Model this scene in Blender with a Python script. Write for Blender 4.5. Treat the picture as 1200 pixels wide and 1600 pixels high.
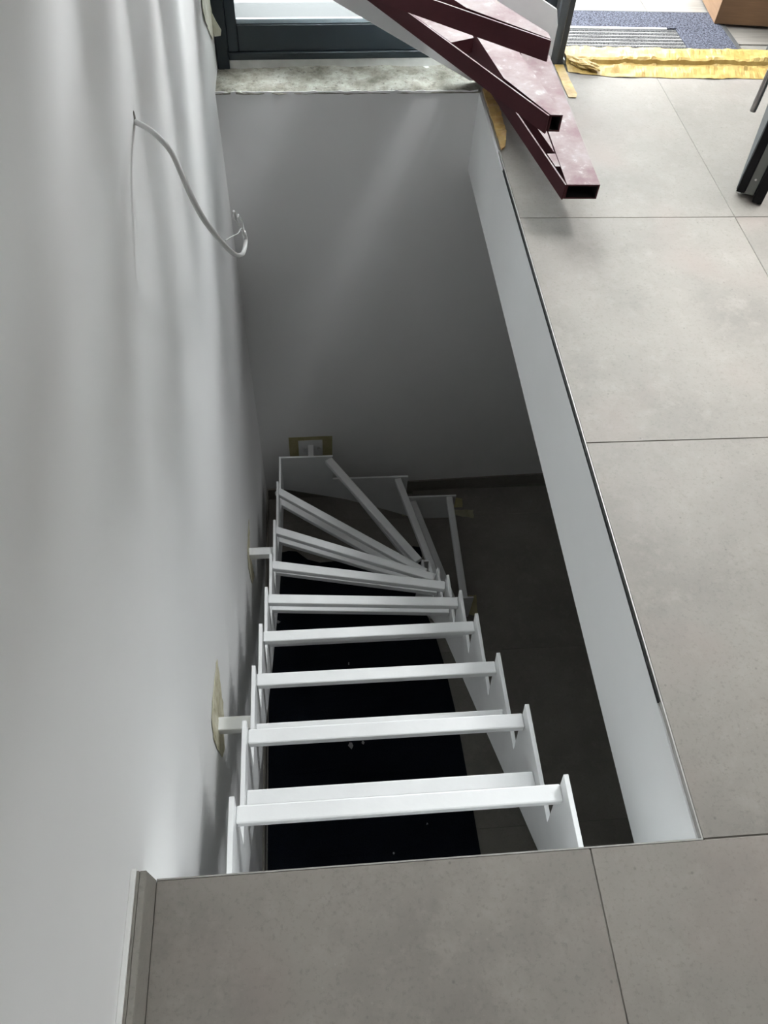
import bpy, bmesh, math, random
from mathutils import Vector, Matrix, noise

sc = bpy.context.scene
for o in list(bpy.data.objects):
    bpy.data.objects.remove(o, do_unlink=True)
COL = sc.collection
random.seed(7)

# ------------------------------------------------------------------ camera
cam_d = bpy.data.cameras.new('camera')
cam = bpy.data.objects.new('camera', cam_d)
COL.objects.link(cam)
rt = Vector((0.995837, -0.0777836, 0.0475208))
dn = Vector((-0.0365633, -0.8184378, -0.5734307))
fw = Vector((0.0834963, 0.569306, -0.8178747))
m = Matrix.Identity(4)
for i in range(3):
    m[i][0] = rt[i]; m[i][1] = -dn[i]; m[i][2] = -fw[i]
m.translation = Vector((0.34597, -0.28486, 1.557))
cam.matrix_world = m
cam_d.sensor_fit = 'VERTICAL'
cam_d.sensor_height = 24.0
cam_d.lens = 1206.24 / 1600 * 24.0
cam_d.clip_start = 0.02
sc.camera = cam

# ------------------------------------------------------------------ world, light, exposure
SKY = 18.5
w = bpy.data.worlds.new('overcast_sky'); sc.world = w; w.use_nodes = True
nt = w.node_tree; nt.nodes.clear()
bg = nt.nodes.new('ShaderNodeBackground'); out = nt.nodes.new('ShaderNodeOutputWorld')
bg.inputs['Color'].default_value = (0.93, 0.98, 1.0, 1)
bg.inputs['Strength'].default_value = SKY
nt.links.new(bg.outputs[0], out.inputs[0])
vs = sc.view_settings
vs.view_transform = 'Standard'; vs.look = 'None'; vs.gamma = 1.0; vs.use_curve_mapping = False
vs.exposure = 0.14
def added_fill_light(x, y, z, power, sx, sy):
    d = bpy.data.lights.new('added_fill_light', 'AREA'); d.shape = 'RECTANGLE'; d.size = sx; d.size_y = sy; d.energy = power
    d.color = (0.97, 0.99, 1.0)
    o = bpy.data.objects.new('added_fill_light', d); COL.objects.link(o); o.location = (x, y, z)
added_fill_light(2.25, 2.35, 2.55, 116, 0.8, 0.9)  # added area light, no such fixture known; brightens stairwell and left wall
sc.cycles.max_bounces = 10
sc.cycles.diffuse_bounces = 7

# ------------------------------------------------------------------ materials
def new_mat(name):
    mt = bpy.data.materials.new(name); mt.use_nodes = True
    n = mt.node_tree
    return mt, n, n.nodes['Principled BSDF']

def node(n, t, **kw):
    nd = n.nodes.new(t)
    for k, v in kw.items(): setattr(nd, k, v)
    return nd

def pos(n):
    return node(n, 'ShaderNodeNewGeometry').outputs['Position']

def noise_tex(n, scale, detail=4, rough=0.55, vec=None):
    t = node(n, 'ShaderNodeTexNoise')
    t.inputs['Scale'].default_value = scale
    t.inputs['Detail'].default_value = detail
    t.inputs['Roughness'].default_value = rough
    n.links.new(vec if vec is not None else pos(n), t.inputs['Vector'])
    return t

def ramp(n, fac, stops):
    r = node(n, 'ShaderNodeValToRGB')
    e = r.color_ramp.elements
    while len(e) < len(stops): e.new(0.5)
    for el, (p, c) in zip(e, stops):
        el.position = p
        el.color = (c[0], c[1], c[2], 1) if isinstance(c, tuple) else (c, c, c, 1)
    n.links.new(fac, r.inputs[0])
    return r.outputs[0]

def mix(n, fac, a, b, mode='MIX'):
    mx = node(n, 'ShaderNodeMix', data_type='RGBA', blend_type=mode)
    if isinstance(fac, (int, float)): mx.inputs[0].default_value = fac
    else: n.links.new(fac, mx.inputs[0])
    for s, v in ((6, a), (7, b)):
        if isinstance(v, tuple): mx.inputs[s].default_value = (*v[:3], 1)
        else: n.links.new(v, mx.inputs[s])
    return mx.outputs[2]

def bump(n, b, height, strength=0.2, dist=0.002):
    bp = node(n, 'ShaderNodeBump')
    bp.inputs['Strength'].default_value = strength
    bp.inputs['Distance'].default_value = dist
    n.links.new(height, bp.inputs['Height'])
    n.links.new(bp.outputs[0], b.inputs['Normal'])

def simple(name, col, rough=0.5, metal=0.0, var=0.06, scale=12, bscale=60, bstr=0.08, spec=0.5):
    mt, n, b = new_mat(name)
    t = noise_tex(n, scale)
    lo = tuple(c * (1 - var) for c in col); hi = tuple(min(1, c * (1 + var)) for c in col)
    n.links.new(ramp(n, t.outputs[0], [(0.3, lo), (0.7, hi)]), b.inputs['Base Color'])
    b.inputs['Roughness'].default_value = rough
    b.inputs['Metallic'].default_value = metal
    b.inputs['Specular IOR Level'].default_value = spec
    if bstr:
        t2 = noise_tex(n, bscale, 3)
        bump(n, b, t2.outputs[0], bstr)
    return mt

M = {}
M['wall'] = simple('white_wall_paint', (0.87, 0.87, 0.865), 0.75, var=0.012, scale=3, bscale=220, bstr=0.05, spec=0.25)
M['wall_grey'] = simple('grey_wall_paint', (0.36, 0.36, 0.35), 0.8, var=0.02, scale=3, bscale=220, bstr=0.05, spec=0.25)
M['slab'] = simple('white_slab_paint', (0.88, 0.89, 0.89), 0.7, var=0.012, scale=5, bscale=200, bstr=0.05, spec=0.25)
M['steel'] = simple('white_steel_paint', (0.84, 0.85, 0.85), 0.38, var=0.03, scale=9, bscale=90, bstr=0.06)
M['frame'] = simple('anthracite_coating', (0.009, 0.0165, 0.022), 0.5, var=0.05, bscale=400, bstr=0.03)
M['post'] = simple('dark_grey_coating', (0.045, 0.05, 0.055), 0.45, var=0.05, bscale=400, bstr=0.03)
M['black'] = simple('black_rubber', (0.005, 0.005, 0.006), 0.7, spec=0.25)
M['alu'] = simple('brushed_aluminium', (0.62, 0.62, 0.61), 0.35, metal=0.9, var=0.04, scale=40)
M['trimgrey'] = simple('matt_edge_strip', (0.40, 0.39, 0.37), 0.5, metal=0.2)
M['bead'] = simple('pale_blue_grey_bead', (0.30, 0.36, 0.39), 0.4)
M['satin'] = simple('satin_steel_handle', (0.32, 0.31, 0.31), 0.35, metal=0.8, var=0.04)
M['dullalu'] = simple('dull_edge_plate', (0.16, 0.17, 0.16), 0.5, metal=0.3, var=0.05)
M['whitepvc'] = simple('white_sub_profile', (0.62, 0.62, 0.60), 0.6, var=0.12, scale=14)
M['cable'] = simple('white_cable_jacket', (0.52, 0.52, 0.51), 0.5, var=0.02)
M['grout'] = simple('grey_grout', (0.165, 0.155, 0.135), 0.9, var=0.15, scale=30)
M['gap'] = simple('dark_joint_foam', (0.02, 0.02, 0.02), 0.9)
M['terrace'] = simple('pale_terrace_stone', (0.060, 0.062, 0.062), 0.8, var=0.04, scale=3)
M['caulk'] = simple('white_caulk', (0.75, 0.75, 0.73), 0.6)
M['chip'] = simple('grey_plaster', (0.34, 0.34, 0.35), 0.9, var=0.2, scale=60)
M['bolt'] = simple('zinc_bolt', (0.7, 0.7, 0.7), 0.35, metal=0.6)

def tile_mat(name, base, pinkish=0.0):
    mt, n, b = new_mat(name)
    p = pos(n)
    oi = node(n, 'ShaderNodeObjectInfo')
    add = node(n, 'ShaderNodeVectorMath', operation='MULTIPLY_ADD')
    cmb = node(n, 'ShaderNodeCombineXYZ')
    for i in range(3): n.links.new(oi.outputs['Random'], cmb.inputs[i])
    n.links.new(cmb.outputs[0], add.inputs[0]); add.inputs[1].default_value = (37, 53, 11)
    n.links.new(p, add.inputs[2])
    v = add.outputs[0]
    big = noise_tex(n, 2.6, 6, 0.62, v)
    c = [tuple(x * k for x in base) for k in (0.84, 1.0, 1.13)]
    col = ramp(n, big.outputs[0], [(0.32, c[0]), (0.5, c[1]), (0.70, c[2])])
    mid = noise_tex(n, 14, 5, 0.7, v)
    col = mix(n, ramp(n, mid.outputs[0], [(0.50, 0.0), (0.72, 0.55)]), col, tuple(x * 1.28 for x in base))
    fine = noise_tex(n, 110, 4, 0.75, v)
    col = mix(n, ramp(n, fine.outputs[0], [(0.3, 0.5), (0.47, 0.0)]), col, tuple(x * 0.66 for x in base))
    col = mix(n, ramp(n, fine.outputs[0], [(0.62, 0.0), (0.78, 0.35)]), col, tuple(min(1, x * 1.35) for x in base))
    # sparse pale flecks and dark pits
    vo = node(n, 'ShaderNodeTexVoronoi'); vo.inputs['Scale'].default_value = 26
    n.links.new(v, vo.inputs['Vector'])
    col = mix(n, ramp(n, vo.outputs['Distance'], [(0.02, 0.30), (0.07, 0.0)]), col, tuple(min(1, x * 1.5) for x in base))
    vo2 = node(n, 'ShaderNodeTexVoronoi'); vo2.inputs['Scale'].default_value = 19
    off = node(n, 'ShaderNodeVectorMath', operation='ADD'); off.inputs[1].default_value = (5.3, 2.1, 0.7)
    n.links.new(v, off.inputs[0]); n.links.new(off.outputs[0], vo2.inputs['Vector'])
    col = mix(n, ramp(n, vo2.outputs['Distance'], [(0.025, 0.6), (0.07, 0.0)]), col, tuple(x * 0.5 for x in base))
    if pinkish:
        pk = noise_tex(n, 2.1, 2, 0.5, off.outputs[0])
        col = mix(n, ramp(n, pk.outputs[0], [(0.56, 0.0), (0.72, pinkish)]), col, (base[0] * 1.12, base[1] * 0.98, base[2] * 0.98))
    n.links.new(col, b.inputs['Base Color'])
    n.links.new(ramp(n, mid.outputs[0], [(0.3, 0.5), (0.7, 0.62)]), b.inputs['Roughness'])
    b.inputs['Specular IOR Level'].default_value = 0.3
    bump(n, b, fine.outputs[0], 0.12, 0.0008)
    return mt
M['tile'] = tile_mat('grey_stoneware', (0.248, 0.227, 0.204), 0.5)
M['tile_low'] = tile_mat('dark_stoneware', (0.24, 0.225, 0.20))
M['skirt'] = tile_mat('skirting_stoneware', (0.25, 0.235, 0.21))

def wood_tile():
    mt, n, b = new_mat('wood_look_tile')
    mp = node(n, 'ShaderNodeMapping'); mp.inputs['Scale'].default_value = (1.6, 26, 1)
    n.links.new(pos(n), mp.inputs['Vector'])
    t = noise_tex(n, 2.0, 5, 0.6, mp.outputs[0])
    n.links.new(ramp(n, t.outputs[0], [(0.3, (0.15, 0.135, 0.12)), (0.7, (0.24, 0.222, 0.20))]), b.inputs['Base Color'])
    b.inputs['Roughness'].default_value = 0.55
    return mt
M['wood'] = wood_tile()

def concrete():
    mt, n, b = new_mat('rough_concrete')
    a = noise_tex(n, 9, 8, 0.7); c = noise_tex(n, 70, 4, 0.7)
    col = ramp(n, a.outputs[0], [(0.32, (0.13, 0.122, 0.095)), (0.5, (0.30, 0.29, 0.245)), (0.70, (0.50, 0.50, 0.45))])
    col = mix(n, ramp(n, c.outputs[0], [(0.32, 0.7), (0.45, 0.0)]), col, (0.10, 0.095, 0.08))
    n.links.new(col, b.inputs['Base Color']); b.inputs['Roughness'].default_value = 0.95
    bump(n, b, c.outputs[0], 0.6, 0.006)
    return mt
M['concrete'] = concrete()

def primer():
    mt, n, b = new_mat('red_oxide_primer')
    g = node(n, 'ShaderNodeNewGeometry')
    sp = node(n, 'ShaderNodeSeparateXYZ'); n.links.new(g.outputs['Normal'], sp.inputs[0])
    a = noise_tex(n, 7, 6, 0.65); s = noise_tex(n, 28, 5, 0.7)
    red = ramp(n, a.outputs[0], [(0.3, (0.052, 0.011, 0.015)), (0.7, (0.072, 0.017, 0.022))])
    dust = ramp(n, a.outputs[0], [(0.38, (0.19, 0.122, 0.128)), (0.62, (0.29, 0.25, 0.245))])
    dust = mix(n, ramp(n, s.outputs[0], [(0.58, 0.0), (0.68, 0.6)]), dust, (0.46, 0.44, 0.40))
    up = ramp(n, sp.outputs['Z'], [(0.6, 0.0), (0.95, 0.92)])
    n.links.new(mix(n, up, red, dust), b.inputs['Base Color'])
    b.inputs['Roughness'].default_value = 0.72
    b.inputs['Specular IOR Level'].default_value = 0.25
    bump(n, b, s.outputs[0], 0.12, 0.001)
    return mt
M['primer'] = primer()
M['inside'] = simple('dark_tube_inside', (0.012, 0.010, 0.010), 0.8)

def carpet(name, lo, hi, scale=420, fleck=None):
    mt, n, b = new_mat(name)
    t = noise_tex(n, scale, 2, 0.8)
    col = ramp(n, t.outputs[0], [(0.35, lo), (0.65, hi)])
    if fleck:
        f = noise_tex(n, 90, 4, 0.8)
        col = mix(n, ramp(n, f.outputs[0], [(0.68, 0.0), (0.76, 0.6)]), col, fleck)
    n.links.new(col, b.inputs['Base Color']); b.inputs['Roughness'].default_value = 1.0
    b.inputs['Specular IOR Level'].default_value = 0.1
    bump(n, b, t.outputs[0], 0.6, 0.004)
    return mt
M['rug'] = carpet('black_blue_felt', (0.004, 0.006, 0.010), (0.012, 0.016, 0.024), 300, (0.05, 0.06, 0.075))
M['mat'] = carpet('blue_grey_mat_pile', (0.010, 0.011, 0.016), (0.115, 0.12, 0.152), 130)
M['matrib'] = carpet('grey_rib_pile', (0.01, 0.01, 0.011), (0.14, 0.14, 0.14), 150)
M['matedge'] = simple('mat_rubber_edge', (0.05, 0.05, 0.05), 0.7)

def tape(name, c1, c2, rough=0.5, c3=None):
    mt, n, b = new_mat(name)
    t = noise_tex(n, 16, 5, 0.65)
    stops = [(0.3, c1), (0.62, c2)]
    if c3: stops.append((0.78, c3))
    n.links.new(ramp(n, t.outputs[0], stops), b.inputs['Base Color'])
    b.inputs['Roughness'].default_value = rough
    s = noise_tex(n, 40, 3); bump(n, b, s.outputs[0], 0.3, 0.003)
    return mt
M['tape_pale'] = tape('pale_masking_tape', (0.50, 0.45, 0.28), (0.72, 0.69, 0.54))
M['tape_olive'] = tape('aged_masking_tape', (0.36, 0.32, 0.15), (0.50, 0.45, 0.25))
M['tape_cream'] = tape('cream_masking_tape', (0.74, 0.73, 0.60), (0.80, 0.79, 0.68))
M['tape_yellow'] = tape('yellow_masking_tape', (0.29, 0.175, 0.035), (0.44, 0.315, 0.105), 0.5, (0.53, 0.44, 0.235))
M['foam'] = tape('ochre_foam_tape', (0.42, 0.24, 0.06), (0.62, 0.42, 0.14), 0.5, (0.75, 0.60, 0.30))
M['tape_floor'] = tape('dusty_floor_tape', (0.34, 0.31, 0.20), (0.46, 0.43, 0.30))

def cardboard():
    mt, n, b = new_mat('cardboard')
    mp = node(n, 'ShaderNodeMapping'); mp.inputs['Scale'].default_value = (3, 3, 40)
    n.links.new(pos(n), mp.inputs['Vector'])
    t = noise_tex(n, 3, 4, 0.6, mp.outputs[0])
    n.links.new(ramp(n, t.outputs[0], [(0.3, (0.125, 0.068, 0.032)), (0.7, (0.155, 0.086, 0.043))]), b.inputs['Base Color'])
    b.inputs['Roughness'].default_value = 0.85
    return mt
M['card'] = cardboard()

def glass():
    mt, n, b = new_mat('window_glass')
    b.inputs['Base Color'].default_value = (0.98, 1, 1, 1)
    b.inputs['Roughness'].default_value = 0.0
    b.inputs['Transmission Weight'].default_value = 1.0
    b.inputs['IOR'].default_value = 1.02
    return mt
M['glass'] = glass()

# ------------------------------------------------------------------ mesh helpers
class MB:
    """collects shapes and links them as ONE mesh object"""
    def __init__(s): s.v = []; s.f = []; s.mi = []
    def add(s, vs, fs, mi=0):
        o = len(s.v); s.v += [tuple(v) for v in vs]
        for f in fs: s.f.append([i + o for i in f]); s.mi.append(mi)
    def box(s, lo, hi, mi=0):
        x0, y0, z0 = lo; x1, y1, z1 = hi
        s.add([(x0,y0,z0),(x1,y0,z0),(x1,y1,z0),(x0,y1,z0),(x0,y0,z1),(x1,y0,z1),(x1,y1,z1),(x0,y1,z1)],
              [(3,2,1,0),(4,5,6,7),(0,1,5,4),(1,2,6,5),(2,3,7,6),(3,0,4,7)], mi)
    def hexa(s, bot, top, mi=0):
        """4 bottom points and 4 top points, counterclockwise from above"""
        s.add(list(bot) + list(top), [(3,2,1,0),(4,5,6,7),(0,1,5,4),(1,2,6,5),(2,3,7,6),(3,0,4,7)], mi)
    def prism(s, poly, ext, mi=0):
        """3D polygon swept by vector ext"""
        n = len(poly); e = Vector(ext)
        a = [Vector(p) for p in poly]; b = [p + e for p in a]
        s.add(a + b, [tuple(range(n)), tuple(range(2*n-1, n-1, -1))] + [(i, n+i, n+(i+1) % n, (i+1) % n) for i in range(n)], mi)
    def build(s, name, mat, parent=None, bevel=0.0, smooth=False, segs=2):
        me = bpy.data.meshes.new(name); me.from_pydata(s.v, [], s.f)
        mats = mat if isinstance(mat, (list, tuple)) else [mat]
        for k in mats: me.materials.append(k)
        for p, i in zip(me.polygons, s.mi): p.material_index = i
        bm = bmesh.new(); bm.from_mesh(me)
        bmesh.ops.recalc_face_normals(bm, faces=bm.faces)
        if bevel:
            ed = [e for e in bm.edges if len(e.link_faces) == 2 and e.calc_face_angle(0) > 0.6]
            bmesh.ops.bevel(bm, geom=ed, offset=bevel, segments=segs, profile=0.5, affect='EDGES', clamp_overlap=True)
        bm.to_mesh(me); bm.free()
        if smooth:
            for p in me.polygons: p.use_smooth = True
        o = bpy.data.objects.new(name, me); COL.objects.link(o)
        if parent is not None: o.parent = parent
        return o

def thing(name, label, cat, loc=(0, 0, 0), group=None):
    o = bpy.data.objects.new(name, None); COL.objects.link(o)
    o.empty_display_size = 0.1
    tag(o, label, cat, group)
    return o
def tag(o, label, cat, group=None):
    o['label'] = label; o['category'] = cat; o['kind'] = 'thing'
    if group: o['group'] = group
    return o
def struct(o): o['kind'] = 'structure'; return o
def struct_empty(name):
    o = bpy.data.objects.new(name, None); COL.objects.link(o); o.empty_display_size = 0.1
    return struct(o)

def bar(mb, p0, p1, width, height, side=0.0, mi=0):
    """bar whose top far edge runs p0->p1; body lies to the right of travel by width"""
    p0 = Vector(p0); p1 = Vector(p1); d = (p1 - p0); d.z = 0; d.normalize()
    nrm = Vector((d.y, -d.x, 0))
    a, b = p0 + nrm * side, p1 + nrm * side
    c, e = b + nrm * width, a + nrm * width
    dz = Vector((0, 0, -height))
    top = [e, c, b, a]
    mb.hexa([p + dz for p in top], top, mi)

def hollow_tube(mb, p0, p1, width, height, wall=0.005, cut0=0.0, depth=0.25):
    """rectangular steel tube with an open end at p0; top left edge runs p0->p1, body right of travel.
    cut0 shifts the right side of the open end forward (a mitre). material 0 outside, 1 inside"""
    p0 = Vector(p0); p1 = Vector(p1); d = (p1 - p0).normalized()
    r = Vector((d.y, -d.x, 0)).normalized(); u = Vector((0, 0, 1))
    def ring(q, ins, c):
        return [q + r*ins - u*ins + d*c*(ins/width), q + r*(width-ins) - u*ins + d*c*(1-ins/width),
                q + r*(width-ins) - u*(height-ins) + d*c*(1-ins/width), q + r*ins - u*(height-ins) + d*c*(ins/width)]
    o0, o1 = ring(p0, 0, cut0), ring(p1, 0, 0)
    i0 = ring(p0, wall, cut0); L = min(depth, (p1-p0).length*0.8)
    i1 = ring(p0 + d*L, wall, 0)
    vs = o0 + o1 + i0 + i1
    F = []; MI = []
    for k in range(4):
        j = (k+1) % 4
        F.append((k, j, 4+j, 4+k)); MI.append(0)
        F.append((k, 8+k, 8+j, j)); MI.append(0)
        F.append((8+k, 12+k, 12+j, 8+j)); MI.append(1)
    F.append((4, 5, 6, 7)); MI.append(0)
    F.append((15, 14, 13, 12)); MI.append(1)
    base = len(mb.v); mb.v += [tuple(v) for v in vs]
    for f, i in zip(F, MI): mb.f.append([a+base for a in f]); mb.mi.append(i)

def sweep(name, pts, radii, mat, parent=None, n=8):
    """round tube along smoothed points"""
    P = [Vector(p) for p in pts]
    R = radii if isinstance(radii, (list, tuple)) else [radii]*len(P)
    Q, RR = [], []
    for i in range(len(P)-1):
        a, b, c, d = P[max(i-1, 0)], P[i], P[i+1], P[min(i+2, len(P)-1)]
        for k in range(4):
            t = k/4
            Q.append(0.5*((2*b)+(c-a)*t+(2*a-5*b+4*c-d)*t*t+(3*b-a-3*c+d)*t**3)); RR.append(R[i]*(1-t)+R[i+1]*t)
    Q.append(P[-1]); RR.append(R[-1])
    mb = MB(); ref = Vector((0.3, 0.1, 1)).normalized(); vs = []; fs = []
    for i, q in enumerate(Q):
        d = (Q[min(i+1, len(Q)-1)] - Q[max(i-1, 0)]).normalized()
        x = (ref - d*ref.dot(d)).normalized(); y = d.cross(x); ref = x
        for k in range(n):
            a = 2*math.pi*k/n
            vs.append(q + (x*math.cos(a) + y*math.sin(a))*RR[i])
    for i in range(len(Q)-1):
        for k in range(n):
            fs.append((i*n+k, i*n+(k+1) % n, (i+1)*n+(k+1) % n, (i+1)*n+k))
    fs.append(tuple(range(n-1, -1, -1))); fs.append(tuple((len(Q)-1)*n+k for k in range(n)))
    mb.add(vs, fs)
    return mb.build(name, mat, parent, smooth=True)

def sheet(name, poly, nrm, mat, amp=0.002, thick=0.0012, lift=0.001, cell=0.02, parent=None, seed=0, jag=0.0):
    """thin wrinkled piece of tape: polygon in 3D, subdivided and crumpled along nrm"""
    nrm = Vector(nrm).normalized()
    P = [Vector(p) for p in poly]
    rnd = random.Random(seed)
    # jagged outline
    Q = []
    for i, a in enumerate(P):
        b = P[(i+1) % len(P)]; L = (b-a).length; k = max(1, int(L/cell))
        for j in range(k):
            q = a.lerp(b, j/k)
            if jag and j: q += (P[0]-P[1]).cross(nrm).normalized()*rnd.uniform(-jag, jag)*0.5 + (b-a).cross(nrm).normalized()*rnd.uniform(-jag, jag)
            Q.append(q)
    bm = bmesh.new()
    f = bm.faces.new([bm.verts.new(q) for q in Q])
    bmesh.ops.triangulate(bm, faces=[f])
    for it in range(2):
        ed = [e for e in bm.edges if e.calc_length() > cell*1.6]
        if ed:
            bmesh.ops.subdivide_edges(bm, edges=ed, cuts=1)
            bmesh.ops.triangulate(bm, faces=bm.faces)
    for v in bm.verts:
        h = noise.noise(v.co*28 + Vector((seed*3.1, 0, 0)))
        v.co += nrm*(lift + thick + abs(h)*amp)
    bmesh.ops.recalc_face_normals(bm, faces=bm.faces)
    r = bmesh.ops.extrude_face_region(bm, geom=list(bm.faces))
    for v in [g for g in r['geom'] if isinstance(g, bmesh.types.BMVert)]: v.co -= nrm*thick
    bmesh.ops.recalc_face_normals(bm, faces=bm.faces)
    me = bpy.data.meshes.new(name); bm.to_mesh(me); bm.free(); me.materials.append(mat)
    o = bpy.data.objects.new(name, me); COL.objects.link(o)
    if parent is not None: o.parent = parent
    return o

# ------------------------------------------------------------------ dimensions
W, L, T, H = 1.056, 2.845, 0.349, 2.71      # stair opening, slab thickness, depth to the lower floor
X1, Y0 = 4.2, -3.2
ZC = 2.62                                    # ceiling height
def yl(x): return 2.835 + 0.03*x            # far edge of the opening

# ------------------------------------------------------------------ setting: shell
mb = MB(); mb.box((-0.2, Y0, -H-0.1), (0, 3.6, 3.6)); struct(mb.build('wall_left', M['wall']))
mb = MB()
mb.hexa([(0, yl(0), -H-0.1), (X1, yl(X1), -H-0.1), (X1, 3.3, -H-0.1), (0, 3.3, -H-0.1)],
        [(0, yl(0), -0.012), (X1, yl(X1), -0.012), (X1, 3.3, -0.012), (0, 3.3, -0.012)])
mb.box((2.45, 3.06, -0.012), (X1, 3.3, 3.0))
mb.box((0, 3.06, 2.35), (2.45, 3.3, 3.0))
struct(mb.build('wall_far', M['wall']))
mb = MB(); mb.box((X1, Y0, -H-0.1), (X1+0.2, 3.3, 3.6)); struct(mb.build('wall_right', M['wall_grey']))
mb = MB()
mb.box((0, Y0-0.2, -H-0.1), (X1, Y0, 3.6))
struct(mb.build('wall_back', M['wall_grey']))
# slab between the storeys, white on its cut edges and underside
mb = MB()
mb.hexa([(W, 0, -T), (X1, 0, -T), (X1, 2.86, -T), (W, yl(W), -T)], [(W, 0, -0.013), (X1, 0, -0.013), (X1, 2.86, -0.013), (W, yl(W), -0.013)])
mb.box((0, Y0, -T), (X1, 0, -0.013))
struct(mb.build('floor_slab', M['slab']))
# ceiling
mb = MB()
mb.box((0, Y0, ZC), (X1, 3.3, ZC+0.3))
struct(mb.build('ceiling', M['wall']))

# upper floor: screed bed with every tile its own piece
mb = MB()
mb.box((0.0, Y0, -0.0125), (X1, -0.004, -0.0022)); mb.box((1.067, -0.004, -0.0125), (X1, 3.02, -0.0022))
floor = struct(mb.build('floor', M['grout']))
def tile(x0, y0, x1, y1, z, t, mat, parent, g=0.0013, bev=0.0008):
    mb = MB(); mb.box((x0+g, y0+g, z-t), (x1-g, y1-g, z))
    return mb.build('tile', mat, parent, bevel=bev, segs=1)
XJ = [0.0250, 0.838, 1.83, 2.83, 3.83]
for i in range(4):
    tile(XJ[i], -1.0, XJ[i+1], -0.0004 if i < 2 else 0.0, 0, 0.011, M['tile'], floor)
    tile(XJ[i], -2.0, XJ[i+1], -1.0, 0, 0.011, M['tile'], floor)
for j in range(3):
    for x0, x1 in ((1.063, 1.83), (1.83, 2.83), (2.83, 3.83)):
        tile(x0, j*1.0, x1, j+1.0 if j < 2 else 3.02, 0, 0.011, M['tile'], floor)
# metal edge strips round the opening, dark joint beside the slab edge
mb = MB(); mb.box((0.026, -0.0012, -0.013), (1.0632, 0.0016, 0.0006)); struct(mb.build('trim_1', M['trimgrey']))
mb = MB(); mb.box((1.0602, 0.0017, -0.013), (1.0632, 2.42, 0.0006)); struct(mb.build('trim_2', M['trimgrey']))
mb = MB(); mb.box((W+0.0005, 0.28, -0.0128), (1.0600, 2.3, -0.003)); struct(mb.build('trim_3', M['gap']))
# skirting of the near upper wall: tile strip with a caulk line on top
mb = MB(); mb.box((0.0, -1.0, 0.0), (0.014, 0.0, 0.092))
sk = struct(mb.build('baseboard_left', M['skirt'], bevel=0.001, segs=1)); 
mb = MB(); mb.box((0.014, -1.0, 0.0), (0.026, 0.0, 0.090)); mb.build('tile', M['skirt'], sk, bevel=0.0012, segs=1)
mb = MB(); mb.box((0.0, -1.0, 0.092), (0.010, 0.003, 0.097)); mb.build('caulk_line', M['caulk'], sk, bevel=0.002)

# lower storey floor, tiles one by one
mb = MB(); mb.box((0, Y0, -H-0.1), (X1, 2.95, -H-0.0022)); lowf = struct(mb.build('floor_lower', M['grout']))
YJ = [-0.37, 0.627, 1.64, 2.63]
XL = [0.003, 0.99, 1.99, 2.99]
for i in range(3):
    for j in range(3): tile(XL[i], YJ[j], XL[i+1], YJ[j+1], -H, 0.01, M['tile_low'], lowf)
    tile(XL[i], 2.63, XL[i+1], yl(XL[i]) - 0.004, -H, 0.01, M['tile_low'], lowf)
mb = MB()
mb.hexa([(0.0, yl(0)-0.012, -H), (3.5, yl(3.5)-0.012, -H), (3.5, yl(3.5), -H), (0, yl(0), -H)],
        [(0.0, yl(0)-0.012, -H+0.105), (3.5, yl(3.5)-0.012, -H+0.105), (3.5, yl(3.5), -H+0.105), (0, yl(0), -H+0.105)])
struct(mb.build('baseboard_far', M['tile_low']))
mb = MB(); mb.box((0, -0.5, -H), (0.012, yl(0)-0.013, -H+0.105)); struct(mb.build('baseboard_lower_left', M['tile_low']))

# raw concrete ledge left between the opening and the window
def ledge():
    bm = bmesh.new(); nx, ny = 90, 14; g = []
    for i in range(nx+1):
        row = []
        x = 1.062*i/nx
        for j in range(ny+1):
            t = j/ny
            y = yl(x) + (3.06 + 0.05*x - yl(x))*t
            z = -0.006 + 0.008*noise.noise(Vector((x*9, y*9, 0))) + 0.004*noise.noise(Vector((x*34, y*34, 3)))
            if j == 0: y += -0.004 + 0.008*noise.noise(Vector((x*22, 5, 1))); z -= 0.004
            if t > 0.8: z -= 0.004*(t-0.8)/0.2
            row.append(bm.verts.new((x, y, z)))
        g.append(row)
    for i in range(nx):
        for j in range(ny): bm.faces.new((g[i][j], g[i+1][j], g[i+1][j+1], g[i][j+1]))
    r = bmesh.ops.extrude_edge_only(bm, edges=[e for e in bm.edges if e.is_boundary])
    for v in [a for a in r['geom'] if isinstance(a, bmesh.types.BMVert)]: v.co.z = -0.013
    bmesh.ops.recalc_face_normals(bm, faces=bm.faces)
    me = bpy.data.meshes.new('trim_4'); bm.to_mesh(me); bm.free(); me.materials.append(M['concrete'])
    o = bpy.data.objects.new('trim_4', me); COL.objects.link(o); return struct(o)
ledge()
# ragged plaster lip hanging over the ledge edge
mb = MB()
n_ = 60; up = []; lo = []
for i in range(n_+1):
    x = 1.05*i/n_
    up.append(Vector((x, yl(x)-0.0015, -0.004 + 0.005*noise.noise(Vector((x*30, 0, 0))))))
    lo.append(Vector((x, yl(x)-0.0015, -0.018)))
for i in range(n_):
    mb.hexa([lo[i], lo[i+1], lo[i+1]+Vector((0, .003, 0)), lo[i]+Vector((0, .003, 0))], [up[i], up[i+1], up[i+1]+Vector((0, .003, 0)), up[i]+Vector((0, .003, 0))])
struct(mb.build('trim_5', M['wall']))

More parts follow.
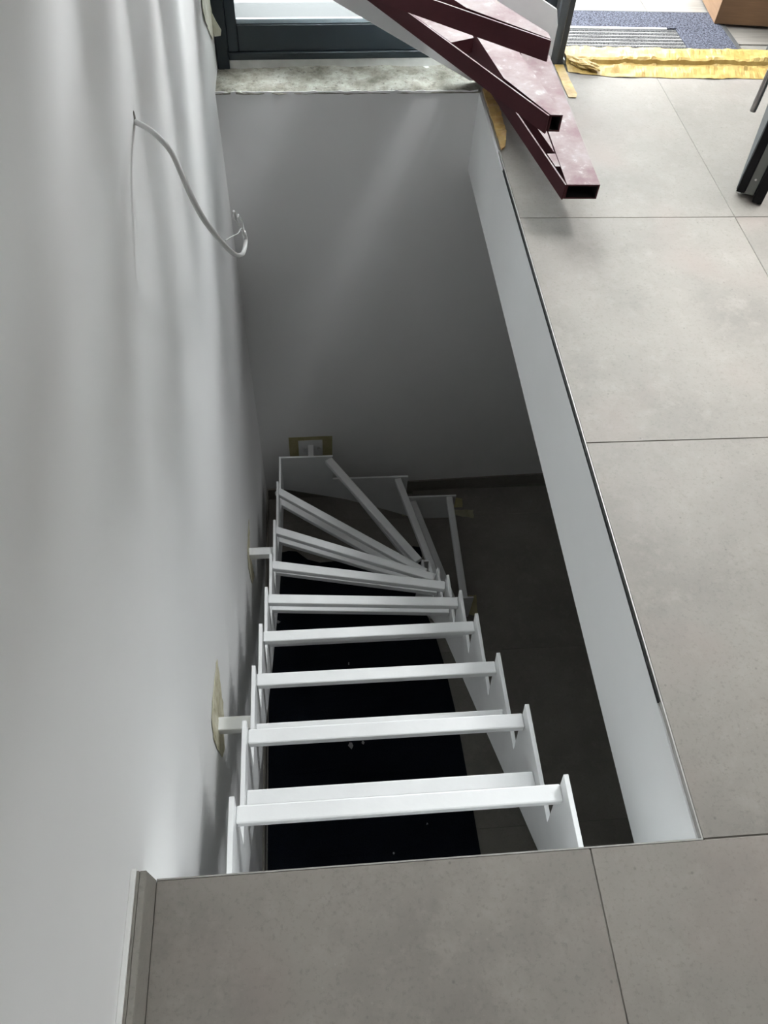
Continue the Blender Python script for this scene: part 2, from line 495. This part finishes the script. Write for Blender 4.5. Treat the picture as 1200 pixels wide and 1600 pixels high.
# ------------------------------------------------------------------ window over the ledge
win = struct_empty('window_1'); win.location = (0, 3.02, 0); win.rotation_euler = (0, 0, math.atan(0.055))
def wbox(name, lo, hi, mat, bev=0.003, parent=None):
    mb = MB(); mb.box(lo, hi); return mb.build(name, mat, parent or win, bevel=bev, segs=1)
fr = wbox('frame_jamb', (0.004, 0.0, -0.012), (0.05, 0.09, 2.36), M['frame'])
wbox('frame_jamb', (1.33, 0.0, -0.012), (1.375, 0.09, 2.36), M['frame'])
wbox('sash_stile', (0.051, 0.012, 0.0525), (0.092, 0.08, 2.33), M['frame'])
wbox('sash_stile', (1.285, 0.012, 0.010), (1.329, 0.08, 2.33), M['frame'])
wbox('frame_rail', (0.0505, 0.004, 0.024), (1.33, 0.085, 0.052), M['frame'])
wbox('sash_rail', (0.0925, 0.013, 0.0525), (1.285, 0.08, 0.152), M['frame'])
wbox('glazing_bead', (0.0925, 0.02, 0.1525), (1.285, 0.034, 0.170), M['bead'], 0.002)
wbox('sash_head', (0.0925, 0.013, 2.25), (1.285, 0.08, 2.33), M['frame'])
wbox('sub_profile', (0.051, 0.010, -0.012), (1.33, 0.085, 0.0235), M['whitepvc'], 0.001)
wbox('pane', (0.0925, 0.045, 0.152), (1.285, 0.050, 2.25), M['glass'], 0)
wbox('outer_sill', (-0.1, 0.095, 0.09), (1.38, 0.33, 0.105), M['terrace'], 0.002)
# ------------------------------------------------------------------ entrance door: jamb, threshold, leaf standing open
door = struct_empty('door_1')
mb = MB(); mb.box((1.385, 3.095, 0.0), (1.448, 3.20, 2.36)); jamb = mb.build('door_jamb', M['post'], door, bevel=0.003, segs=1)
mb = MB(); mb.box((1.386, 3.080, 0.0), (1.42, 3.0948, 2.36)); mb.build('jamb_lip', M['post'], door, bevel=0.002, segs=1)
mb = MB(); mb.box((2.385, 3.065, 0.0), (2.448, 3.20, 2.36)); mb.build('door_jamb', M['post'], door, bevel=0.003, segs=1)
mb = MB(); mb.box((1.449, 3.085, 0.0), (2.384, 3.175, 0.016)); mb.build('threshold', M['alu'], door, bevel=0.004)
dl_u = Vector((0.50, 0.866, 0)).normalized(); dl_v = Vector((dl_u.y, -dl_u.x, 0)); DO = Vector((1.868, 2.125, 0))
def leafbox(mb, u0, u1, v0, v1, z0, z1, mi=0):
    P = [DO+dl_u*u+dl_v*v for u, v in ((u0, v0), (u0, v1), (u1, v1), (u1, v0))]
    mb.hexa([p+Vector((0, 0, z0)) for p in P], [p+Vector((0, 0, z1)) for p in P], mi)
mb = MB(); leafbox(mb, 0.018, 0.96, 0.0, 0.10, 0.016, 2.2); leaf = mb.build('door_leaf', M['frame'], door, bevel=0.002, segs=1)
mb = MB(); leafbox(mb, 0.0, 0.0178, 0.002, 0.030, 0.018, 2.2); mb.build('edge_profile', M['black'], leaf, bevel=0.002, segs=1)
mb = MB(); leafbox(mb, 0.004, 0.0176, 0.032, 0.062, 0.018, 2.2); mb.build('edge_plate', M['dullalu'], leaf)
for z in (0.075, 0.26, 0.45):
    mb = MB(); c = DO + dl_u*0.003 + dl_v*0.047; pts = []
    for k in range(8):
        a = math.pi*k/4; pts.append(c + dl_v*0.004*math.cos(a) + Vector((0, 0, z+0.004*math.sin(a))))
    mb.prism(pts, dl_u*0.003); mb.build('screw', M['alu'], leaf)
mb = MB(); leafbox(mb, -0.014, 0.0176, 0.066, 0.100, 0.004, 2.2); mb.build('gasket', M['black'], leaf, bevel=0.003)
mb = MB(); leafbox(mb, 0.018, 0.03, 0.004, 0.02, 0.006, 0.0158); mb.build('drop_seal', M['alu'], leaf)
hb = DO + dl_u*0.10 - dl_v*0.055
han = sweep('pull_handle', [hb+Vector((0, 0, z)) for z in (0.265, 0.27, 0.6, 1.0, 1.5)], [0.008, 0.011, 0.011, 0.011, 0.011], M['satin'], leaf, 12)
mb = MB()
for z in (0.40, 1.35):
    c = hb + Vector((0, 0, z)); P = [c+dl_u*a+dl_v*b for a, b in ((-.013, -.016), (-.013, .054), (.013, .054), (.013, -.016))]
    mb.hexa(P, [p+Vector((0, 0, .06)) for p in P])
mb.build('handle_standoff', M['satin'], leaf, bevel=0.006)

# ------------------------------------------------------------------ outside
mb = MB(); mb.box((-6, 3.3, -0.2), (1.30, 14, -0.06)); struct(mb.build('terrace', M['terrace']))
mb = MB(); mb.box((1.30, 3.3, -0.2), (9, 14, -0.022)); mb.box((1.449, 3.18, -0.0119), (2.4495, 3.3, -0.0105)); pav = struct(mb.build('porch', M['grout']))
for i, (x0, x1) in enumerate(((1.30, 1.97), (1.97, 2.97), (2.97, 3.97))):
    for j in range(4):
        y0 = 3.302+0.30*j
        tile(x0, y0, x1, y0+0.30, -0.006, 0.016, M['wood'], pav, g=0.002)
# added unseen wall that hides the low sky from the window
mb = MB(); mb.box((-8, 9.0, -0.2), (8, 9.3, 1.5)); struct(mb.build('added_sky_blocker', M['terrace']))
mb = MB(); mb.box((1.42, 3.3, 2.45), (5.0, 7.2, 2.6)); mb.box((4.8, 3.3, -0.2), (5.0, 7.2, 2.45)); mb.box((1.42, 7.0, -0.2), (5.0, 7.2, 1.7)); struct(mb.build('added_door_shade', M['wall']))  # added unseen roof and walls that dim daylight at the door

# ------------------------------------------------------------------ lower staircase (white steel)
R = 0.2216; Z1 = -0.2477
XLs, XRs, TH = 0.132, 0.891, 0.012
YF, YI = 2.620, 1.8685
def Z(k): return Z1 - R*(k-1)
tl = [0.2075, 0.4635, 0.7194, 0.9754, 1.249, 1.541, 1.875, 2.28]
tr = [0.2075, 0.4635, 0.7194, 0.9754, 1.195, 1.396, 1.565, 1.724]
st = thing('steel_staircase', 'white painted steel staircase frame going down through the floor opening, treads not yet fitted', 'staircase')
def zigzag(tips, yend, zend, lower):
    P = [(0.002, Z(1))]
    for k, y in enumerate(tips, 1):
        P += [(y, Z(k)), (y-0.055, Z(k+1))]
    P += [(yend, zend)]
    return P + lower
lowL = [(2.62+TH, -2.33), (2.2, -2.21), (1.6, -1.86), (1.0, -1.39), (0.002, -0.51)]
mb = MB(); pl = zigzag(tl, YF+TH, Z(9), lowL); mb.prism([(XLs-TH, y, z) for y, z in pl], (TH, 0, 0)); mb.build('outer_stringer', M['steel'], st, bevel=0.001, segs=1)
lowR = [(YI+TH, -2.46), (1.611, -2.10), (1.222, -1.614), (0.815, -1.248), (0.122, -0.622), (0.002, -0.515)]
mb = MB(); pl = zigzag(tr, YI+TH, Z(9), lowR); mb.prism([(XRs, y, z) for y, z in pl], (TH, 0, 0)); mb.build('inner_stringer', M['steel'], st, bevel=0.001, segs=1)
# outer stringer along the far side
P = [(XLs+0.0005, Z(9)), (0.437, Z(9)), (0.437, Z(10)), (0.905, Z(10)), (0.905, Z(11)), (1.236, Z(11)), (1.236, -H), (1.0, -H), (0.77, -2.585), (0.513, -2.455), (XLs+0.0005, -2.33)]
mb = MB(); mb.prism([(x, YF, z) for x, z in P], (0, TH, 0)); mb.build('outer_stringer', M['steel'], st, bevel=0.001, segs=1)
P = [(XRs+TH+0.0005, Z(9)-0.001), (0.93, Z(9)-0.001), (0.93, Z(10)), (1.055, Z(10)), (1.055, Z(11)), (1.242, Z(11)), (1.242, -H), (1.0, -H), (XRs+TH+0.0005, -2.5)]
mb = MB(); mb.prism([(x, YI, z) for x, z in P], (0, TH, 0)); mb.build('inner_stringer', M['steel'], st, bevel=0.001, segs=1)
BW, BH, DROP = 0.041, 0.030, 0.040
def tread_bar(name, p0, p1):
    mb = MB(); bar(mb, p0, p1, BW, BH); return mb.build(name, M['steel'], st, bevel=0.004, segs=2)
e = 0.0006
for k in range(1, 9):
    z = Z(k)-DROP
    tread_bar('nosing_bar', (XLs+e, tl[k-1]-0.010, z), (XRs-e, tr[k-1]-0.010, z))
off = [(0.085, 0.085)]*4 + [(0.075, 0.075), (0.10, 0.095), (0.085, 0.09)]
for k in range(1, 8):
    z = Z(k+1)-DROP
    tread_bar('rear_bar', (XLs+e, tl[k-1]+off[k-1][0], z), (XRs-e, tr[k-1]+off[k-1][1], z))
def wind_bar(name, p0, p1, z):
    tread_bar(name, (p0[0], p0[1], z), (p1[0], p1[1], z))
wind_bar('rear_bar', (XLs+e, 2.36), (XRs-e, 1.80), Z(9)-DROP)
BW = 0.047
wind_bar('nosing_bar', (0.431, YF-e), (0.896, YI+TH+0.012), Z(9)-0.004)
BW = 0.041
wind_bar('rear_bar', (0.555, YF-e), (0.975, YI+TH+0.012), Z(10)-0.03)
wind_bar('nosing_bar', (0.860, YF-e), (1.022, YI+TH+e), Z(10)-0.004)
wind_bar('rear_bar', (0.975, YF-e), (1.141, YI+TH+e), Z(11)-0.03)
wind_bar('nosing_bar', (1.212, YF-e), (1.208, YI+TH+e), Z(11)-0.004)
# wall brackets
mb = MB(); mb.box((0.0005, 0.578, -0.895), (XLs-TH-e, 0.622, -0.853)); mb.build('wall_bracket', M['steel'], st, bevel=0.004)
mb = MB(); mb.box((0.0005, 1.70, -1.655), (XLs-TH-e, 1.742, -1.613)); mb.build('wall_bracket', M['steel'], st, bevel=0.004)
mb = MB(); mb.box((0.290, YF+TH+e, -2.215), (0.325, yl(0.3)-0.006, -2.165)); wb = mb.build('wall_bracket', M['steel'], st, bevel=0.003)
mb = MB(); mb.box((0.233, yl(0.3)-0.0055, -2.272), (0.380, yl(0.3)-0.0005, -2.130)); mb.build('base_plate', M['steel'], wb)
for bx in (0.265, 0.358):
    mb = MB(); c = Vector((bx, yl(0.3)-0.006, -2.200))
    mb.prism([c+Vector((0.011*math.cos(math.pi*k/3), 0, 0.011*math.sin(math.pi*k/3))) for k in range(6)], (0, -0.008, 0))
    mb.prism([c+Vector((0.005*math.cos(math.pi*k/4), -0.008, 0.005*math.sin(math.pi*k/4))) for k in range(8)], (0, -0.014, 0))
    mb.build('bolt', M['bolt'], wb)

# ------------------------------------------------------------------ upper staircase (primed winder steps on a white stringer)
us = thing('winder_staircase', 'upper staircase of dark red primed box steps on a white stringer before the window', 'staircase')
YS = 2.93
def zt(x): return 0.27 + 0.51*(1.326-x)
def zb(x): return -0.018 + 0.51*(1.065-x)
P = [(1.342, 0.002), (1.342, 0.215), (1.326, 0.27), (0.036, zt(0.036)), (0.036, zb(0.036)), (1.025, 0.002)]
mb = MB(); mb.prism([(x, YS, z) for x, z in P], (0, 0.012, 0)); mb.build('outer_stringer', M['steel'], us, bevel=0.001, segs=1)
P = [(YS-e, zb(0.036)), (2.3, 0.80), (1.6, 1.30), (0.15, 2.56), (0.15, 2.60), (0.61, 2.60), (1.6, 1.75), (2.3, 1.25), (YS-e, zt(0.036))]
mb = MB(); mb.prism([(0.035, y, z) for y, z in P], (0.012, 0, 0)); mb.build('outer_stringer', M['steel'], us, bevel=0.001, segs=1)
PM = [M['primer'], M['inside']]
TH_ = 0.05
def v3(x, y, z): return Vector((x, y, z))
# step 1
z = 0.2186-0.04
mb = MB(); hollow_tube(mb, v3(1.166, 1.912, z), v3(1.176, YS-e, z), 0.108, TH_); s1 = mb.build('step', PM, us)
mb = MB(); d = Vector((-0.19, 0.98, 0)).normalized(); a = v3(1.1655, 2.10, z); ln = (YS-0.002-2.10)/d.y
b = a + d*ln
q1 = v3(1.1645, 2.45, z-0.002); q2 = v3(1.1715, YS-e, z-0.002); dz_ = v3(0, 0, 0.048)
a.z = b.z = z-0.002; a.x -= 0.001
mb.hexa([a-dz_, q1-dz_, q2-dz_, b-dz_], [a, q1, q2, b])
mb.build('second_tube', M['primer'], s1)
mb = MB(); bar(mb, (1.1645, 1.912, z), (0.975, YS-e, z), -0.005, 0.052); mb.build('back_plate', M['primer'], s1)
mb = MB(); mb.hexa([v3(1.150, 2.015, z-.004), v3(1.1655, 2.015, z-.004), v3(1.1655, 2.09, z-.004), v3(1.137, 2.09, z-.004)],
                   [v3(1.150, 2.015, z-.0005), v3(1.1655, 2.015, z-.0005), v3(1.1655, 2.09, z-.0005), v3(1.137, 2.09, z-.0005)]); mb.build('web_plate', M['primer'], s1)
# step 2
z = 2*0.2186-0.04
mb = MB()
dr = Vector((-0.063, 0.39, 0)).normalized()
r0 = v3(1.101, 1.917, z); r1 = r0 + dr*((YS-e-r0.y)/dr.y)
l0 = v3(0.960, 2.132, z); l1 = l0 + dr*((YS-e-l0.y)/dr.y); c0 = v3(1.064, 1.918, z)
def solid_top(mb, poly, h):
    mb.prism([p - v3(0, 0, h) for p in poly], (0, 0, h))
# front tube: open, mitred at the inner end
def open_mitre(poly, h, wall=0.005):
    """poly: [end_left, end_right, out_right, out_left, bend]; the end between the first two is open"""
    mb = MB(); n = len(poly); dz = v3(0, 0, h)
    top = poly; bot = [p-dz for p in poly]
    mb.add(top, [tuple(range(n))]); mb.add(bot, [tuple(range(n-1, -1, -1))])
    for i in range(1, n):
        j = (i+1) % n
        mb.add([top[i], bot[i], bot[j], top[j]], [(0, 1, 2, 3)])
    a, b2 = poly[0], poly[1]; ax = (b2-a).normalized(); ins = (poly[2]-poly[1]).normalized()
    o4 = [a, b2, b2-dz, a-dz]; wv = ax*wall; wz = v3(0, 0, wall)
    i4 = [a+wv-wz, b2-wv-wz, b2-wv-dz+wz, a+wv-dz+wz]
    dd = [p+ins*0.12 for p in i4]
    mb.add(o4+i4, [(k, (k+1) % 4, 4+(k+1) % 4, 4+k) for k in range(4)])
    mb.add(i4+dd, [(k, (k+1) % 4, 4+(k+1) % 4, 4+k) for k in range(4)] + [(4, 5, 6, 7)], 1)
    return mb
s2 = open_mitre([c0, r0, r1, l1, l0], TH_).build('step', PM, us)
bd = Vector((-0.235, 0.44, 0)).normalized()
B0 = v3(1.0605, 1.915, z); B1 = B0 + bd*((YS-e-B0.y)/bd.y)
mb = MB(); bar(mb, B0, B1, -0.005, 0.054); mb.build('back_plate', M['primer'], s2)
b_ = v3(0.826, 2.362, z-0.001); c_ = v3(0.906, 2.397, z-0.001); l1b = l1-v3(0.0012, 0, 0.001)
mb = MB(); solid_top(mb, [b_, c_, l1b, B1+v3(0.001, 0, -0.001)], 0.045); mb.build('cover_plate', M['primer'], s2)
# step 3
z = 3*0.2186-0.04
dr = Vector((-0.115, 0.203, 0)).normalized(); r0 = v3(1.008, 1.925, z); r1 = r0 + dr*((YS-e-r0.y)/dr.y)
l0 = v3(0.805, 2.067, z); l1 = l0 + dr*((YS-e-l0.y)/dr.y); c0 = v3(1.009, 1.889, z)
s3 = open_mitre([c0, r0, r1, l1, l0], TH_).build('step', PM, us)
bd = Vector((-0.285, 0.231, 0)).normalized()
B0 = v3(1.009, 1.884, z); B1 = B0 + bd*((B0.x-0.0475)/-bd.x)
mb = MB(); bar(mb, B0, B1, -0.005, 0.054); mb.build('back_plate', M['primer'], s3)
mb = MB(); solid_top(mb, [v3(0.62, 2.205, z-.001), v3(0.70, 2.255, z-.001), l1-v3(.0012, 0, .001), v3(0.049, YS-0.002, z-.001), v3(0.049, B1.y+0.008, z-.001)], 0.045); mb.build('cover_plate', M['primer'], s3)
# steps further up, out of the frame, that shade the wall
NY = [(2.30, 1.80), (1.93, 1.62), (1.60, 1.44), (1.30, 1.24), (1.0, 1.0), (0.745, 0.745), (0.49, 0.49), (0.235, 0.235), (-0.02, -0.02)]
for k in range(4, 11):
    z = k*0.2186-0.04; yo, yi = NY[k-4]; yo2, yi2 = NY[k-3]
    if k == 4: P = [v3(0.78, 1.91, z), v3(0.0475, yo, z), v3(0.0475, yo2-0.03, z), v3(0.70, 1.78, z)]
    else: P = [v3(0.97, yi, z), v3(0.0475, yo, z), v3(0.0475, yo2-0.03, z), v3(0.97, yi2-0.03, z)]
    mb = MB(); solid_top(mb, P, TH_)
    mb.build('step', M['primer'], us)
P = [(1.50, 0.96), (1.50, 1.50), (0.26, 2.58), (-0.3, 2.58), (-0.3, 2.51)]
mb = MB(); mb.prism([(0.9705, y, z) for y, z in P], (0.012, 0, 0)); mb.build('inner_stringer', M['steel'], us)  # added unseen plate, not a known stringer, shades the upper left wall

# ------------------------------------------------------------------ cable hanging from the wall
cab = thing('electric_cable', 'white electric cable curling out of a hole in the left wall with bare wire ends', 'cable')
cp = [(0.0, 1.307, 0.699), (0.03, 1.255, 0.716), (0.06, 1.209, 0.721), (0.085, 1.177, 0.709), (0.105, 1.134, 0.686), (0.125, 1.094, 0.657), (0.14, 1.107, 0.601), (0.155, 1.202, 0.484), (0.165, 1.308, 0.377), (0.17, 1.454, 0.269), (0.17, 1.58, 0.215), (0.168, 1.58, 0.247)]
sweep('sheath', cp, 0.0058, M['cable'], cab, 10)
e1 = (0.168, 1.58, 0.245)
sweep('wire', [e1, (0.166, 1.597, 0.266), (0.165, 1.56, 0.305), (0.165, 1.514, 0.345), (0.165, 1.49, 0.352)], 0.0018, M['cable'], cab, 6)
sweep('wire', [e1, (0.165, 1.55, 0.28), (0.165, 1.48, 0.345), (0.165, 1.424, 0.397)], 0.0018, M['cable'], cab, 6)
sweep('wire', [e1, (0.168, 1.52, 0.30), (0.168, 1.424, 0.352), (0.168, 1.276, 0.448), (0.166, 1.165, 0.517)], 0.0016, M['cable'], cab, 6)
sweep('connector', [(0.165, 1.437, 0.385), (0.165, 1.432, 0.390), (0.165, 1.414, 0.418), (0.165, 1.412, 0.424)], [0.003, 0.0048, 0.0048, 0.003], M['cable'], cab, 8)
mb = MB(); mb.prism([(0.0008, 1.308+0.007*math.cos(a*0.6283), 0.708+0.013*math.sin(a*0.6283)) for a in range(10)], (0.0006, 0, 0)); mb.build('wall_hole', M['grout'], cab)

# ------------------------------------------------------------------ masking tape, foam, chips
tag(sheet('masking_tape', [(0, .78, -.764), (0, .70, -.735), (0, .62, -.715), (0, .56, -.72), (0, .525, -.776), (0, .522, -.87), (0, .535, -.985), (0, .578, -1.035), (0, .63, -.965), (0, .665, -.955), (0, .70, -.93), (0, .735, -.87)], (1, 0, 0), M['tape_pale'], 0.006, seed=1, jag=0.004), 'torn pale masking tape on the left wall around the nearest stair bracket', 'tape', 'tape around the wall brackets')
tag(sheet('masking_tape', [(0, 1.89, -1.585), (0, 1.80, -1.56), (0, 1.69, -1.545), (0, 1.635, -1.62), (0, 1.65, -1.80), (0, 1.75, -1.90), (0, 1.72, -1.74), (0, 1.76, -1.66)], (1, 0, 0), M['tape_pale'], 0.006, seed=2, jag=0.004), 'shaded torn masking tape on the left wall around the deeper stair bracket', 'tape', 'tape around the wall brackets')
yb = yl(0.3)
mb = MB()
fo = [(.178, -2.095), (.443, -2.10), (.442, -2.29), (.174, -2.28)]
tp = [sheet('masking_tape', [(a, yl(a), b) for a, b in q], (0, -1, 0), M['tape_olive'], 0.0015, lift=0.0003, seed=sd) for sd, q in ((3, [(.174, -2.093), (.443, -2.098), (.443, -2.128), (.174, -2.126)]),)][0]
tag(tp, 'olive rectangle of masking tape on the far wall around the bolted bracket plate', 'tape', 'tape around the wall brackets')
for sd, q in ((4, [(.174, -2.1265), (.231, -2.1265), (.231, -2.285), (.174, -2.28)]), (5, [(.382, -2.1285), (.443, -2.1285), (.442, -2.29), (.382, -2.288)]), (6, [(.2315, -2.274), (.3815, -2.274), (.3815, -2.287), (.2315, -2.286)])):
    sheet('tape_strip', [(a, yl(a), b) for a, b in q], (0, -1, 0), M['tape_olive'], 0.0015, lift=0.0003, seed=sd, parent=tp)
zf = -H
tag(sheet('floor_tape', [(.90, 2.695, zf), (1.394, 2.674, zf), (1.384, 2.606, zf), (1.25, 2.636, zf), (1.1, 2.64, zf), (.90, 2.648, zf)], (0, 0, 1), M['tape_floor'], 0.006, seed=7, jag=0.006), 'dusty strip of tape on the lower floor along the far stringer foot', 'tape')
tag(sheet('floor_tape', [(1.255, 2.80, zf), (1.327, 2.77, zf), (1.32, 2.70, zf), (1.255, 2.70, zf)], (0, 0, 1), M['tape_olive'], 0.004, seed=8, jag=0.003), 'small olive tape scrap on the lower floor at the far stringer end', 'tape')
tag(sheet('floor_tape', [(1.25, 2.02, zf), (1.315, 2.02, zf), (1.30, 1.86, zf), (1.25, 1.885, zf)], (0, 0, 1), M['tape_olive'], 0.004, seed=9, jag=0.003), 'olive tape scrap on the lower floor at the inner stringer foot', 'tape')
wt = tag(sheet('wall_tape', [(0, 2.76, .40), (0, 2.74, .30), (0, 2.83, .23), (0, 2.93, .145), (0, 2.985, .13), (0, 3.005, .17), (0, 2.99, .23), (0, 2.97, .34), (0, 2.96, .42)], (1, 0, 0), M['tape_cream'], 0.012, lift=0.002, seed=10), 'cream masking tape peeling off the left wall beside the window frame', 'tape')
sheet('loose_end', [(0.002, 2.985, .26), (0.002, 2.985, .15), (0.008, 2.985, .132), (0.033, 2.985, .137), (0.038, 2.985, .158), (0.022, 2.985, .187), (0.010, 2.985, .20), (0.006, 2.985, .26)], (0, -1, 0.15), M['tape_cream'], 0.006, seed=14, parent=wt)
fm = sheet('foam_strip', [(1.064, 2.853, 0), (1.088, 2.845, 0), (1.108, 2.79, 0), (1.106, 2.62, 0), (1.104, 2.52, 0), (1.085, 2.43, 0), (1.066, 2.405, 0), (1.064, 2.50, 0), (1.064, 2.70, 0)], (0, 0, 1), M['foam'], 0.02, thick=0.006, lift=0.003, seed=11)
tag(fm, 'ochre crumpled tape strip along the opening edge beside the red steps', 'tape')
tag(sheet('floor_tape', [(1.408, 3.075, 0), (1.447, 3.075, 0), (1.447, 2.93, 0), (1.452, 2.83, 0), (1.44, 2.80, 0), (1.41, 2.805, 0), (1.408, 2.9, 0)], (0, 0, 1), M['tape_yellow'], 0.004, seed=12), 'short yellow tape strip on the tiles in front of the dark door post', 'tape')
# crumpled yellow tape over the door threshold
def thresh():
    prof = [(2.972, .0022), (3.0, .004), (3.03, .007), (3.05, .010), (3.062, .006), (3.072, .008), (3.078, .022), (3.09, .027), (3.12, .028), (3.15, .028), (3.178, .026), (3.195, .006), (3.205, .004)]
    nx = 110; vs = []; fs = []; npf = len(prof)
    for i in range(nx+1):
        x = 1.455 + 0.985*i/nx
        taper = min(1.0, (x-1.455)/0.12+0.25)
        for j, (y, z) in enumerate(prof):
            q = Vector((x*11+y*9, y*30, 0)); hh = noise.noise(q)*0.5+abs(noise.noise(q*2.7))*0.5
            yy = y
            if y < 3.075: yy = 3.075 + (y-3.075)*(0.55+0.45*min(1, (x-1.455)/0.18)) - 0.012*noise.noise(Vector((x*7, 3, 1)))*(3.075-y)/0.1
            zz = z + max(0, hh)*0.020*(0.4 if j in (0, npf-1) else 1)
            vs.append((x, yy, zz))
    n1 = len(vs)
    for i in range(nx):
        for j in range(npf-1):
            a = i*npf+j; fs.append((a, a+npf, a+npf+1, a+1))
    mb = MB(); mb.add(vs, fs)
    # thin underside
    bm_v = [(v[0], v[1], v[2]-0.0012) for v in vs]
    mb.add(bm_v, [tuple(reversed(f)) for f in fs])
    return mb.build('threshold_tape', M['tape_yellow'])
th = tag(thresh(), 'crumpled yellow masking tape covering the door threshold', 'tape')
# bunched fold at its left end
def clump():
    bm = bmesh.new(); bmesh.ops.create_icosphere(bm, subdivisions=4, radius=1)
    for v in bm.verts:
        nn = noise.noise(v.co*2.2+Vector((4, 0, 0)))*0.35 + noise.noise(v.co*6)*0.16
        c = v.co*(1+nn); v.co = Vector((1.525+c.x*0.055-0.25*0.05*c.y, 3.045+c.y*0.036-c.x*0.022, 0.020+c.z*0.014))
    me = bpy.data.meshes.new('tape_fold'); bm.to_mesh(me); bm.free(); me.materials.append(M['tape_yellow'])
    o = bpy.data.objects.new('tape_fold', me); COL.objects.link(o); o.parent = th
clump()

# ------------------------------------------------------------------ dark floor cover below the stairs
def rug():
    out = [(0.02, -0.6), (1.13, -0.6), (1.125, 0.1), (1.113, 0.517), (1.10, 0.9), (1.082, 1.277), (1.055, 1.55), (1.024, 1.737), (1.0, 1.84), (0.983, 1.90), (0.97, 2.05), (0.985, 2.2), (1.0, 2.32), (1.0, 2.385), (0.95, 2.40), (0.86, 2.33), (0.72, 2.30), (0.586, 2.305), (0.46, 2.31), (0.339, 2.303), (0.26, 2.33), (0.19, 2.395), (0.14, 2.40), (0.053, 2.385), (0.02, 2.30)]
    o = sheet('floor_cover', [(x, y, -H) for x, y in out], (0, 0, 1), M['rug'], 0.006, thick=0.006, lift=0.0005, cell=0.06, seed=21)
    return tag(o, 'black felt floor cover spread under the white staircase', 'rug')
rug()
for i, (x, y, s, lab) in enumerate([
        (0.075, 1.89, .013, 'grey plaster chip on the floor cover at the left stringer foot'),
        (0.289, 1.95, .016, 'slim plaster chip on the floor cover seen above the fourth tread'),
        (0.472, 1.106, .018, 'larger grey plaster chip on the floor cover below the second tread'),
        (0.541, 1.12, .011, 'small plaster chip right of the larger grey chip on the floor cover'),
        (0.853, 0.668, .011, 'triangular pale chip on the floor cover below the right end of the nearest tread'),
        (0.663, 0.536, .006, 'tiny chip on the floor cover near the front edge of the opening'),
        (0.487, 1.594, .007, 'tiny chip on the floor cover between the third and fourth treads')]):
    rnd = random.Random(i*5+2); k = 3 if i == 4 else 6
    pts = [(x+s*rnd.uniform(.4, 1)*math.cos(2*math.pi*j/k+i), y+s*rnd.uniform(.4, 1.5)*math.sin(2*math.pi*j/k+i), -H+0.0142) for j in range(k)]
    mb = MB(); mb.prism(pts, (0, 0, 0.003)); o = mb.build('plaster_chip', M['chip'])
    tag(o, lab, 'debris', 'plaster chips on the floor cover')

# ------------------------------------------------------------------ door mat and cardboard box outside
dm = thing('door_mat', 'blue grey door mat with a ribbed inset outside the threshold', 'mat')
zm = -0.0055
mb = MB(); mb.box((1.30, 3.42, zm), (2.272, 3.585, zm+0.012)); mb.box((2.045, 3.215, zm), (2.272, 3.42, zm+0.012)); mb.build('pile', M['mat'], dm, bevel=0.002, segs=1)
mb = MB(); mb.box((2.273, 3.212, zm), (2.298, 3.60, zm+0.009)); mb.box((1.30, 3.586, zm), (2.2725, 3.60, zm+0.009)); mb.build('rubber_edge', M['matedge'], dm, bevel=0.002, segs=1)
mb = MB(); mb.box((1.30, 3.215, zm), (2.0445, 3.4195, zm+0.006)); mb.build('inset_base', M['matrib'], dm)
for j in range(6):
    y = 3.2255 + 0.031*j
    mb = MB(); mb.box((1.31, y, zm+0.006), (2.04, y+0.0245, zm+0.012)); mb.build('rib', M['matrib'], dm, bevel=0.003, segs=1)
for j in range(6):
    y = 3.220 + 0.031*j
    mb = MB(); mb.box((1.31, y, zm+0.0061), (2.04, y+0.004, zm+0.0105)); mb.build('rail', M['trimgrey'], dm)
mb = MB(); mb.box((1.31, 3.405, zm+0.0061), (2.00, 3.4193, zm+0.015)); mb.build('rail', M['alu'], dm, bevel=0.002, segs=1)

bx = thing('cardboard_box', 'brown cardboard box standing outside beside the door mat', 'box')
A = [v3(2.315, 3.415, -0.004), v3(2.95, 3.36, -0.004), v3(3.0, 3.78, -0.004), v3(2.345, 3.83, -0.004)]
A[0] = v3(2.243, 3.47, 0.0075); A[1] = v3(2.86, 3.415, 0.0075); A[2] = v3(2.90, 3.86, 0.0075); A[3] = v3(2.283, 3.915, 0.0075)
names = ['front_panel', 'side_panel', 'back_panel', 'side_panel']
ctr = sum(A, Vector())/4
for i in range(4):
    p, q = A[i], A[(i+1) % 4]; inn = (ctr-(p+q)/2).normalized()*0.005
    mb = MB(); mb.hexa([p, q, q+inn, p+inn], [a+v3(0, 0, 0.42) for a in (p, q, q+inn, p+inn)]); mb.build(names[i], M['card'], bx, bevel=0.0015, segs=1)
    o2 = -(inn.normalized())*0.08 + v3(0, 0, 0.07)
    mb = MB(); mb.hexa([a+v3(0, 0, 0.4205) for a in (p, q)] + [q+o2+v3(0, 0, 0.4205), p+o2+v3(0, 0, 0.4205)], [a+v3(0, 0, 0.4245) for a in (p, q)] + [q+o2+v3(0, 0, 0.4245), p+o2+v3(0, 0, 0.4245)]); mb.build('flap', M['card'], bx)
mb = MB(); mb.hexa([a.lerp(ctr, 0.02) for a in A], [a.lerp(ctr, 0.02)+v3(0, 0, 0.005) for a in A]); mb.build('bottom_panel', M['card'], bx)
